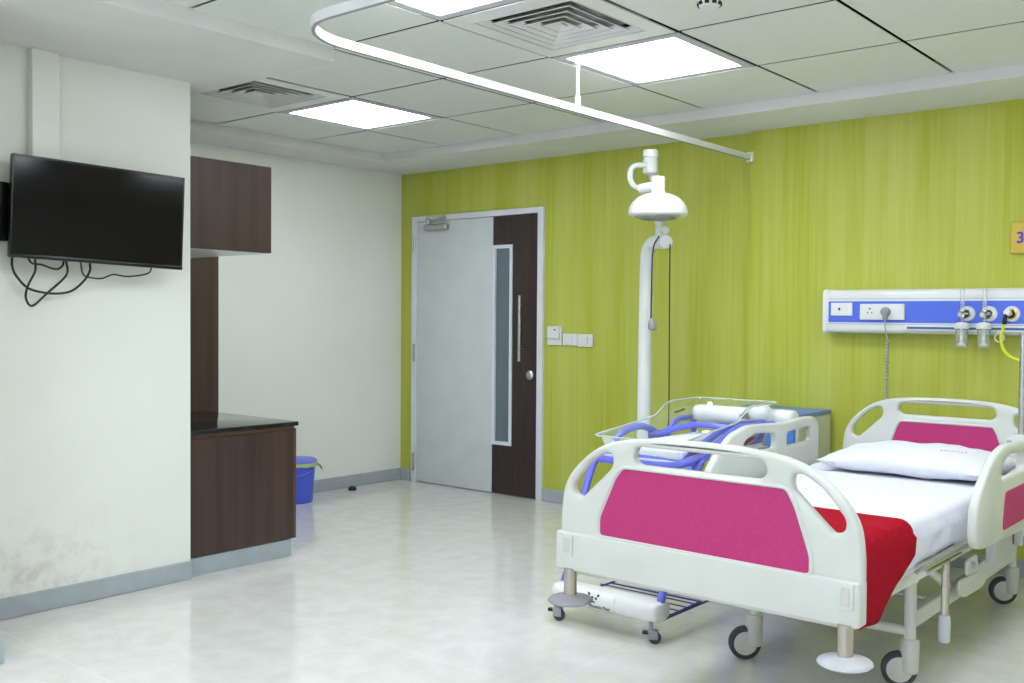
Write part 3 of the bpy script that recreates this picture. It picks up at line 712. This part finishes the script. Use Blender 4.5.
for cx_, cz_, rx_, rz_, rot in ((-.028, .020, .008, .005, -.9), (.020, .018, .008, .005, .9), (-.012, .006, .006, .005, .6), (.008, .004, .006, .005, -.6), (-.006, -.012, .011, .003, 0)):
    ring = []
    for k in range(14):
        a = k * 2 * math.pi / 14; x_, z_ = rx_ * math.cos(a), rz_ * math.sin(a)
        ring.append(tm @ V((cx_ + x_ * math.cos(rot) - z_ * math.sin(rot), cz_ + .004 + x_ * math.sin(rot) + z_ * math.cos(rot), 0)))
    top = [p + V((0, -.001, 0)) for p in ring]; pf.rings([ring, top])
obj('face_mark', pf, 'ink', fb, label='black printed face-like mark')
obj('print', MB().mesh(text_mesh('Phoenix Plast', .020, Matrix.Translation((3.625, -2.1715, .106)) @ XZ, .0006, .0)), 'ink', fb, label='small dark maker lettering')
obj('label_seam', MB().box(3.70, 3.701, -2.1727, -2.171, .088, .16), 'lightgrey', fb, smooth=False)
rb = beam(-1.04, .832, .06, .043, 'rear_beam', None, 3.40, 3.955)
obj('print', MB().mesh(text_mesh('Phoenix Plast', .017, Matrix.Translation((3.73, -1.1015, .838)) @ XZ, .0005)), 'greypl', rb, label='faint grey maker lettering')
beam(-1.04, .125, .055, .045, 'rear_base_beam')
TR_ = .0165
for x in (3.385, 3.885):
    # upright, rising from the front base beam and leaning back to the raised front corner
    obj('upright', MB().tube(smooth_path([(x, -2.11, .15), (x, -2.06, .26), (x, -1.97, .52), (x, -1.90, .655), (x + (.01 if x < 3.6 else -.01), -1.88, .676)], 5), TR_, 14), 'blue', t)
    obj('rear_post', MB().tube([(x, -1.04, .82), (x, -1.04, .13)], TR_, 14), 'blue', t)
    obj('base_rail', MB().tube([(x, -2.09, .085), (x, -1.05, .085)], .005, 10), 'navy', t)
obj('side_tube', MB().tube(smooth_path([(3.39, -1.04, .808), (3.39, -1.19, .808), (3.39, -1.25, .785), (3.39, -1.285, .745), (3.39, -1.35, .68), (3.39, -1.5, .60), (3.39, -1.7, .50), (3.39, -1.98, .42)], 6), TR_ * .8, 14), 'blue', t)
obj('side_tube', MB().tube(smooth_path([(3.87, -.98, .80), (3.87, -1.28, .812), (3.87, -1.44, .815), (3.87, -1.52, .80), (3.87, -1.62, .765), (3.87, -1.74, .718), (3.87, -1.80, .67), (3.87, -1.88, .56), (3.87, -1.98, .44)], 6), TR_, 14), 'blue', t)
obj('cross_tube', MB().tube(smooth_path([(3.39, -1.88, .676), (3.50, -1.88, .678), (3.66, -1.875, .675), (3.79, -1.87, .682), (3.84, -1.86, .695), (3.865, -1.80, .712), (3.868, -1.74, .72)], 6), TR_, 14), 'blue', t)
obj('cradle_arch', MB().tube(smooth_path([(3.39, -1.87, .68), (3.385, -1.79, .70), (3.385, -1.71, .763), (3.385, -1.625, .79), (3.385, -1.52, .795), (3.385, -1.44, .774), (3.385, -1.37, .743), (3.39, -1.33, .72)], 6), TR_, 14), 'blue', t)
obj('cradle_arch', MB().tube(smooth_path([rp(648, 435, -1.45), rp(658, 433.5, -1.42), rp(669, 430.5, -1.36), rp(681, 426.8, -1.28), rp(696, 424.6, -1.2), rp(711, 425.5, -1.15), rp(724, 427.5, -1.13), rp(740, 429, -1.12), (3.87, -1.12, .80)], 6), TR_, 14), 'blue', t)
obj('base_board', MB().box(3.415, 3.85, -1.865, -1.10, .684, .698, .003, 1), 'plastic', t, label='white board carrying the tub')
obj('tilt_lever', MB().tube([(3.375, -1.20, .84), (3.385, -1.13, .852)], .006, 8), 'black', t)
obj('bracket', MB().box(3.72, 3.9, -1.10, -1.06, .77, .80, .006), 'bluetop', t, label='pale blue bracket under the rear beam')
ws = MB(); zs = .098
for y in (-2.04, -1.975, -1.91, -1.845): ws.tube([(3.39, y, zs), (3.905, y, zs)], .003, 8)
ws.tube([(3.405, -2.09, zs), (3.415, -1.80, zs)], .004, 8).tube([(3.9, -2.09, zs), (3.89, -1.80, zs)], .0045, 8)
ws.tube([(3.41, -1.80, zs), (3.895, -1.80, zs)], .004, 8)
obj('wire_shelf', ws, 'navy', t, label='dark blue wire shelf')
def cot_castor(x, y, a):
    mt = Matrix.Translation((x, y, 0)) @ Matrix.Rotation(a, 4, 'Z')
    c0 = obj('castor', MB().tube([mt @ V((0, 0, .055)), mt @ V((0, 0, .10))], .009, 10).box(-.012, .02, -.013, .013, .046, .058, .003, 2, mt).box(-.008, .03, .011, .014, .02, .056, .003, 1, mt).box(-.008, .03, -.014, -.011, .02, .056, .003, 1, mt), 'greypl', t)
    obj('wheel', MB().lathe(mt @ V((.016, -.0095, .0255)), [(.008, 0), (.022, .001), (.0255, .004), (.0255, .015), (.022, .018), (.008, .019)], mt.to_3x3() @ V((0, 1, 0)), 24), 'rubber', c0)
    obj('brake', MB().box(-.035, -.008, -.01, .01, .038, .052, .004, 2, mt), 'black', c0)
for x, y, a in ((3.375, -2.15, .3), (3.87, -2.15, .5), (3.385, -1.04, 1.), (3.885, -1.04, -.4)): cot_castor(x, y, a)
# clear tub
def rim_z(y):
    K = [(-1.94, .785), (-1.5, .832), (-1.43, .842), (-1.36, .888), (-1.3, .903), (-1.04, .906)]
    for (a, za), (b_, zb) in zip(K, K[1:]):
        if y <= b_: return za + (zb - za) * max(0, (y - a)) / (b_ - a)
    return K[-1][1]
t = thing('cot_tub', 'clear acrylic baby cot tub with a stepped rim resting on the blue trolley', 'cot', (3.64, -1.5, .67))
rim = []; n = 0
ys = [-1.90, -1.8, -1.7, -1.55, -1.5, -1.45, -1.42, -1.39, -1.35, -1.3, -1.2, -1.09, -1.07]
outl = [(3.415, y) for y in ys] + [(x, -1.045) for x in (3.44, 3.6, 3.75, 3.83)] + [(3.855, y) for y in ys[::-1]] + [(x, -1.925) for x in (3.83, 3.7, 3.55, 3.44)]
def scl(p, s_, y0=-1.5): return (3.635 + (p[0] - 3.635) * s_, y0 + (p[1] - y0) * s_)
lev = [(1.0, 0), (1.035, .001), (1.035, .004), (.985, .004), (.97, -.02), (.93, -.6), (.90, -.95), (.86, -1.)]
R = []
for s_, h in lev:
    r = []
    for p in outl:
        q = scl(p, s_); zr = rim_z(p[1]); zb = .70
        r.append((q[0], q[1], zr + h if h > -.05 else zr + (zb - zr) * (-h)))
    R.append(r)
tb = MB().rings(R, True, False); tb.bm.faces.ensure_lookup_table()
tb.quad([(q[0], q[1], .70) for q in [scl(p, .86) for p in outl]])
obj('tub_shell', tb, 'acrylic', t, ang=60)
rl = [V((scl(p, 1.035)[0], scl(p, 1.035)[1], rim_z(p[1]) + .002)) for p in outl]; rl.append(rl[0])
obj('rolled_rim', MB().tube(rl, .0042, 8, False), 'rimclear', t)
o = obj('cot_mattress', MB().box(3.445, 3.82, -1.85, -1.13, .703, .742, .016, 3), 'linen', None, (3.65, -1.5, .703))
tag(o, 'thin white mattress lying inside the clear cot tub', 'mattress')

# ------------------------------------------------------------------ hospital bed
BX = 4.505
bed = thing('hospital_bed', 'wheeled hospital bed with ivory end boards and magenta inserts', 'bed', (BX, -1.7, 0))
half = [(.0, .934), (.15, .931), (.26, .921), (.34, .903), (.41, .867), (.485, .800), (.520, .74), (.530, .66), (.531, .598), (.528, .50), (.515, .452)]
outer = [(x, z) for x, z in half[::-1]] + [(-x, z) for x, z in half[1:]]
hole = [(.318, .868), (.348, .872), (.41, .838), (.480, .757), (.478, .724), (.445, .710), (.378, .770), (.316, .828)]
slot = [(-.226, .9), (.226, .9), (.238, .862), (.215, .842), (-.215, .842), (-.238, .862)]
pinkh = [(-.34, .600), (.34, .600), (.262, .71), (.24, .775), (.222, .806), (-.222, .806), (-.24, .775), (-.262, .71)]
pinkp = [(-.362, .598), (.374, .590), (.374, .64), (.326, .775), (.298, .823), (-.272, .825), (-.30, .79), (-.362, .655)]
holes = [fillet(hole, .028), fillet([(-x, z) for x, z in hole][::-1], .028), fillet(slot, .03)]
def endboard(name, y, pinkp):
    mt = Matrix.Translation((BX, y, 0)) @ XZ
    e0 = obj(name, MB().mesh(plate_mesh(fillet(outer, .05), holes, .042, .014, mt, 3)), 'bedplastic', bed, ang=60)
    obj('panel_insert', MB().mesh(plate_mesh(fillet(pinkp, .014), [], .046, .002, mt, 1)), 'pink', e0, label='magenta insert')
    rim_ = MB(); rp_ = [mt @ V((p[0], p[1], .021)) for p in fillet([(0 + x * 1.028, .597 + (z - .600) * 1.04) for x, z in pinkp], .024)]
    rim_.tube(rp_ + [rp_[0]], .006, 8, False)
    obj('insert_lip', rim_, 'bedplastic', e0)
    band = MB().box(BX - .543, BX + .527, y - .03, y + .03, .462, .592, .012, 3)
    obj('lower_band', band, 'bedplastic', e0)
    for s_ in (-1, 1):
        q = MB(); xa = BX + s_ * .49
        q.box(xa - .022, xa + .022, y - .036, y - .029, .51, .585, .004, 2)
        obj('grip_mould', q, 'bedplastic', e0)
        q = MB().box(xa - .012, xa + .012, y - .0375, y - .035, .524, .575, .002, 1)
        obj('grip_recess', q, 'castor', e0)
    return e0
fbd = endboard('footboard', -2.85, pinkp)
obj('vent_mark', MB().box(BX - .50, BX - .46, -2.8725, -2.87, .632, .636).box(BX - .50, BX - .46, -2.8725, -2.87, .645, .649).box(BX - .50, BX - .46, -2.8725, -2.87, .658, .662), 'bedplastic', fbd)
hb = endboard('headboard', -.5, pinkh)
def rail(name, x, face, dy=0.):
    pts = [(-1.93, .56), (-1.918, .65), (-1.88, .70), (-1.795, .765), (-1.70, .818), (-1.56, .845), (-1.36, .838), (-1.18, .83), (-1.02, .843), (-.88, .838), (-.83, .80), (-.83, .48), (-1.25, .475), (-1.83, .492), (-1.91, .51)]
    o1 = fillet([(-1.62, .72), (-1.60, .775), (-1.50, .803), (-1.30, .79), (-1.29, .722)][::-1], .028)
    o2 = fillet([(-1.185, .718), (-1.185, .783), (-.925, .793), (-.912, .722)][::-1], .024)
    mt = Matrix.Translation((x, dy, 0)) @ YZ
    e0 = obj(name, MB().mesh(plate_mesh(fillet(pts, .035), [o1, o2], .036, .013, mt, 3)), 'bedplastic', bed, ang=60)
    ip = fillet([(-1.56, .525), (-.96, .525), (-.94, .668), (-1.53, .668)], .02)
    obj('panel_insert', MB().mesh(plate_mesh(ip, [], .006, .001, Matrix.Translation((x + face * .0185, 0, 0)) @ YZ, 1)), 'pink', e0, label='magenta insert on the outer face')
    return e0
rail('side_rail', BX + .53, 1, .042); rail('side_rail', BX - .535, -1)
# frame
fm = MB()
for s_ in (-1, 1):
    fm.box(BX + s_ * .405 - .02, BX + s_ * .405 + .02, -2.60, -.525, .425, .467, .004, 1)
for y in (-2.6, -2.1, -1.6, -1.1, -.7): fm.box(BX - .385, BX + .385, y - .02, y + .02, .42, .455, .003, 1)
obj('upper_frame', fm, 'bedmetal', bed)
obj('mattress_platform', MB().box(BX - .43, BX + .43, -2.82, -.54, .468, .488, .006, 2), 'bedmetal', bed)
lf = MB(); BL = 4.5625
for s_ in (-1, 1):
    lf.box(BL + s_ * .285 - .018, BL + s_ * .285 + .018, -1.93, -.62, .21, .27, .004, 1)
    lf.tube([(BL + s_ * .285, -1.50, .262), (BX + s_ * .375, -1.95, .45)], .016, 12)
    lf.tube([(BL + s_ * .285, -.75, .262), (BX + s_ * .375, -1.15, .45)], .016, 12)
lf.tube([(BL - .285, -1.985, .2), (BL + .285, -1.955, .2)], .018, 12).tube([(BL - .285, -.6, .2), (BL + .285, -.6, .2)], .018, 12)
obj('base_frame', lf, 'bedmetal', bed)
obj('actuator', MB().tube([(BX - .05, -1.85, .24), (BX - .03, -1.35, .33)], .032, 16).tube([(BX - .03, -1.35, .33), (BX - .02, -1.1, .40)], .014, 12), 'greypl', bed)
obj('foot_crossbar', MB().tube([(BL - .285, -1.80, .285), (BL + .285, -1.80, .285)], .012, 10), 'chrome', bed)
def castor(x, y, dx, dy):
    a = math.atan2(dy, dx)
    mt = Matrix.Translation((x, y, 0)) @ Matrix.Rotation(a, 4, 'Z')
    lg = obj('leg', MB().lathe((x, y, .155), [(.021, 0), (.021, .22), (.026, .225), (.026, .30)], seg=18), 'bedmetal', bed)
    c0 = obj('castor', MB().lathe((x, y, 0), [(.024, .050), (.030, .054), (.032, .062), (.034, .165), (.030, .172), (.02, .176)], seg=28), 'castor', lg)
    ax = mt.to_3x3() @ V((0, 1, 0)); cc_ = mt @ V((-.036, 0, .0625))
    obj('tyre', MB().lathe(cc_ - ax * .017, [(.046, 0), (.056, 0), (.0625, .005), (.0625, .029), (.056, .034), (.046, .034)], ax, 40), 'rubber', c0)
    obj('wheel_disc', MB().lathe(cc_ - ax * .0185, [(.005, 0), (.044, .001), (.0495, .003), (.0495, .034), (.044, .036), (.005, .037)], ax, 40), 'castor', c0)
for x, y, dx, dy in ((4.85, -1.955, .85, .4), (4.275, -2.04, .75, .62), (4.845, -.60, .8, .5), (4.26, -.60, .8, .5)): castor(x, y, dx, dy)
for s_ in (-1, 1):
    q = obj('bumper_post', MB().tube([(BX + s_ * .485, -2.87, .36), (BX + s_ * .485, -2.87, .47)], .022, 18), 'tubesteel', bed)
    obj('bumper_disc', MB().lathe((BX + s_ * .485, -2.87, .352), [(.035, 0), (.07, .004), (.077, .010), (.073, .016), (.05, .023), (.026, .028), (.022, .030)], seg=44), 'greypl' if s_ < 0 else 'lightgrey', q, label='grey bumper disc')
# right hand side fittings
br = [(-1.72, .43), (-1.60, .435), (-1.58, .385), (-1.46, .395), (-1.34, .43), (-1.22, .465), (-1.06, .465), (-1.0, .40), (-1.04, .35), (-1.20, .33), (-1.42, .335), (-1.60, .365), (-1.72, .372)]
for s_ in (-1, 1):
    q = obj('rail_bracket', MB().mesh(plate_mesh(fillet(br, .02), [], .012, .003, Matrix.Translation((BX + s_ * .465, 0, 0)) @ YZ, 1)), 'bracket', bed)
    obj('pivot_bolt', MB().lathe((BX + s_ * .471, -1.66, .402), [(.014, 0), (.014, .008), (.008, .012)], (s_, 0, 0), 14).lathe((BX + s_ * .471, -1.66, .345 + .04), [(.002, 0), (.002, .001)], (s_, 0, 0), 8).lathe((BX + s_ * .471, -1.40, .375), [(.006, 0), (.006, .004)], (s_, 0, 0), 10), 'steel', q)
    for ya in (-1.50, -1.10): obj('rail_arm', MB().box(BX + s_ * .472, BX + s_ * .506, ya, ya + .025, .38, .60, .006, 2), 'bracket', bed)
obj('accessory_rail', MB().tube([(BX + .47, -2.21, .493), (BX + .47, -1.72, .489)], .009, 12).tube([(BX + .44, -2.18, .47), (BX + .47, -2.18, .493)], .007, 8).tube([(BX + .44, -1.75, .47), (BX + .47, -1.75, .489)], .007, 8).tube([(BX + .47, -2.16, .474), (BX + .47, -1.80, .472)], .006, 8), 'steel', bed, label='steel accessory rail on the side')
lg = obj('drop_post', MB().tube([(BX + .464, -1.945, .475), (BX + .464, -1.95, .27)], .014, 16), 'tubesteel', bed, label='steel drop post on the side')
obj('grey_sleeve', MB().lathe((BX + .464, -1.951, .185), [(.016, 0), (.02, .004), (.021, .07), (.019, .095)], seg=18), 'lightgrey', lg)
cp = [(-1.58, .315), (-1.22, .30), (-1.20, .25), (-1.27, .225), (-1.50, .232), (-1.58, .26)]
obj('side_cover', MB().mesh(plate_mesh(fillet(cp, .03), [], .01, .003, Matrix.Translation((BX + .395, 0, 0)) @ YZ, 1)), 'bedmetal', bed)
obj('label_sticker', MB().box(BX + .4715, BX + .4735, -1.11, -1.075, .385, .43), 'red', bed, smooth=False, label='small red sticker')
obj('control_box', MB().box(BX + .44, BX + .465, -1.06, -.86, .38, .52, .012, 3), 'bracket', bed)

# mattress, sheet, pillow, blanket
MX0, MX1, MY0, MY1, MZ0, MZ1 = BX - .425, BX + .425, -2.83, -.545, .490, .632
o = obj('mattress', MB().box(MX0, MX1, MY0, MY1, MZ0, MZ1, .03, 3), 'foam', None, (BX, -1.7, MZ0))
tag(o, 'grey covered bed mattress under the white sheet', 'mattress')
def drape(x0, x1, y0, y1, ztop, zside, n1, n2, rad, amp, seed, sc=6., y_cut=None, thick=.0):
    """cloth over the mattress: cross-section across x, repeated along y"""
    mb = MB(); rows = []
    W = x1 - x0
    for j in range(n2 + 1):
        y = y0 + (y1 - y0) * j / n2; row = []
        zl = zside(y, -1); zr = zside(y, 1)
        L = [(x0, zl), (x0, ztop - rad)] ; sec = []
        k1 = 7
        for k in range(k1): sec.append((x0, zl + (ztop - rad - zl) * k / k1, 0))
        for k in range(6): a = math.pi / 2 * k / 5; sec.append((x0 + rad - rad * math.cos(a), ztop - rad + rad * math.sin(a), 1))
        for k in range(1, n1): sec.append((x0 + rad + (W - 2 * rad) * k / n1, ztop, 2))
        for k in range(6): a = math.pi / 2 * k / 5; sec.append((x1 - rad + rad * math.sin(a), ztop - rad + rad * math.cos(a), 3))
        for k in range(1, k1 + 1): sec.append((x1, ztop - rad + (zr - ztop + rad) * k / k1, 4))
        for x, z, kind in sec:
            nv = noise.noise(V((x * sc, y * sc, z * sc + seed))) + .5 * noise.noise(V((x * sc * 2.3, y * sc * 2.3, z * sc * 2.3 + seed)))
            fold = 1.5 + 1.5 * (kind in (0, 4)) * (1 - abs(z - ztop) / max(.05, ztop - zl))
            if kind == 0: p = (x - abs(nv) * amp * fold - .004, y, z)
            elif kind == 4: p = (x + abs(nv) * amp * fold + .004, y, z)
            else: p = (x, y, z + max(0, nv) * amp + .001)
            row.append(V(p))
        rows.append(row)
    vs = [[mb.bm.verts.new(p) for p in r] for r in rows]
    for a, b_ in zip(vs, vs[1:]):
        for i in range(len(a) - 1): mb.bm.faces.new((a[i], a[i + 1], b_[i + 1], b_[i]))
    return mb
def solid(o, th):
    md = o.modifiers.new('thick', 'SOLIDIFY'); md.thickness = th; md.offset = 1; return o
def zs_sheet(y, s_): return .494 + .006 * math.sin(y * 9) + .004 * math.sin(y * 23)
mb = drape(MX0 - .004, MX1 + .004, MY0 + .005, MY1 - .01, MZ1 + .003, zs_sheet, 40, 110, .035, .010, 3.1, 5)
o = obj('bed_sheet', mb, 'linen', None, (BX, -1.7, MZ0), ang=80)
tag(o, 'white cotton sheet tucked over the hospital bed mattress', 'bed sheet'); solid(o, .002)
def zs_blk(y, s_):
    if s_ < 0: return .56
    t_ = min(1, max(0, (-2.275 - y) / .30)); return .555 + (.405 - .555) * t_ + .006 * math.sin(y * 25) + .08 * min(1, max(0, (-2.72 - y) / .1))
mb = drape(MX0 - .016, MX1 + .024, -2.842, -2.275, MZ1 + .018, zs_blk, 26, 40, .04, .006, 8.7, 7)
for v in mb.bm.verts:   # the free edge rounds off at the corners of the bed
    if v.co.y > -2.36 and v.co.z > .6: v.co.y += .015 * (v.co.x - BX)
o = obj('blanket', mb, 'red', None, (BX, -2.5, MZ1), ang=80)
tag(o, 'folded red blanket over the foot end of the bed', 'blanket'); solid(o, .012)
# pillow
pw, pd, ph = .745, .56, .074; pcx, pcy, pcz = BX + .06, -1.045, MZ1 + .056
mb = MB(); nu, nv_ = 36, 28; top = []; bot = []
for j in range(nv_ + 1):
    ra, rb_ = [], []
    for i in range(nu + 1):
        u = -1 + 2 * i / nu; v = -1 + 2 * j / nv_
        prof_ = (max(0, 1 - abs(u) ** 2.6) * max(0, 1 - abs(v) ** 2.6)) ** .55
        pinch = 1 - .05 * (u * u) * (1 - abs(v)) ; pinchx = 1 - .06 * (v * v) * (1 - abs(u)) 
        x = pcx + u * pw / 2 * (1 - .05 * (1 - v * v)); y = pcy + v * pd / 2 * (1 - .06 * (1 - u * u))
        wr = noise.noise(V((x * 7, y * 9, 2))) * .012 + noise.noise(V((x * 16, y * 26, 5))) * .007 * (1 if abs(v) > .5 else .4)
        ra.append(V((x, y, pcz + ph * prof_ + wr * min(1, prof_ * 2)))); rb_.append(V((x, y, pcz - .052 * prof_ ** .55 + wr * .5 if prof_ > 0 else pcz)))
    top.append(ra); bot.append(rb_)
for rows, fl in ((top, 0), (bot, 1)):
    vs = [[mb.bm.verts.new(p) for p in r] for r in rows]
    for a, b_ in zip(vs, vs[1:]):
        for i in range(nu): mb.bm.faces.new((a[i], a[i + 1], b_[i + 1], b_[i]) if not fl else (b_[i], b_[i + 1], a[i + 1], a[i]))
bmesh.ops.remove_doubles(mb.bm, verts=mb.bm.verts[:], dist=.0005)
pt = thing('pillow', 'white cotton pillow at the head of the bed', 'pillow', (pcx, pcy, MZ1))
obj('pillowcase', mb, 'linen', pt, ang=80)
st = MB()
for k in range(8):
    x = pcx + .13 + k * .013; y = pcy - .13 + k * .005
    u = (x - pcx) / (pw / 2); v = (y - pcy) / (pd / 2); z = pcz + ph * ((1 - abs(u) ** 2.6) * (1 - abs(v) ** 2.6)) ** .55 + .007
    st.box(x, x + .007, y, y + .010, z - .004, z)
obj('stitched_print', st, 'redtext', pt, smooth=False, label='faded pink stitched marking')

# IV pole
t = thing('drip_pole', 'thin grey drip pole clamped upright on the right side rail', 'pole', (BX + .5, -1.13, .82))
ix, iy = BX + .505, -1.14
obj('pole', MB().tube([(ix, iy, .56), (ix, iy, 1.265)], .0125, 16), 'steel', t)
obj('clamp', MB().box(ix - .03, ix + .018, iy - .03, iy + .03, .80, .85, .006, 2).tube([(ix - .055, iy, .825), (ix - .03, iy, .825)], .010, 12), 'bracket', t)

# ------------------------------------------------------------------ camera and look
cd_ = bpy.data.cameras.new('camera'); co = bpy.data.objects.new('camera', cd_); COL.objects.link(co)
cd_.sensor_width = 36; cd_.sensor_fit = 'HORIZONTAL'; cd_.lens = F_ / 1024 * 36
cd_.shift_x = -PX / 1024; cd_.shift_y = PY / 1024; cd_.clip_start = .05
mw = Matrix((R2_, U2_, -FW)).transposed().to_4x4(); mw.translation = CAM; co.matrix_world = mw
sc = bpy.context.scene; sc.camera = co
w = bpy.data.worlds.new('world'); sc.world = w; w.use_nodes = True
w.node_tree.nodes['Background'].inputs[0].default_value = (.5, .55, .6, 1); w.node_tree.nodes['Background'].inputs[1].default_value = .3
sc.view_settings.view_transform = 'Standard'; sc.view_settings.look = 'None'
sc.view_settings.gamma = 1; sc.view_settings.use_curve_mapping = False
sc.view_settings.exposure = 0.0
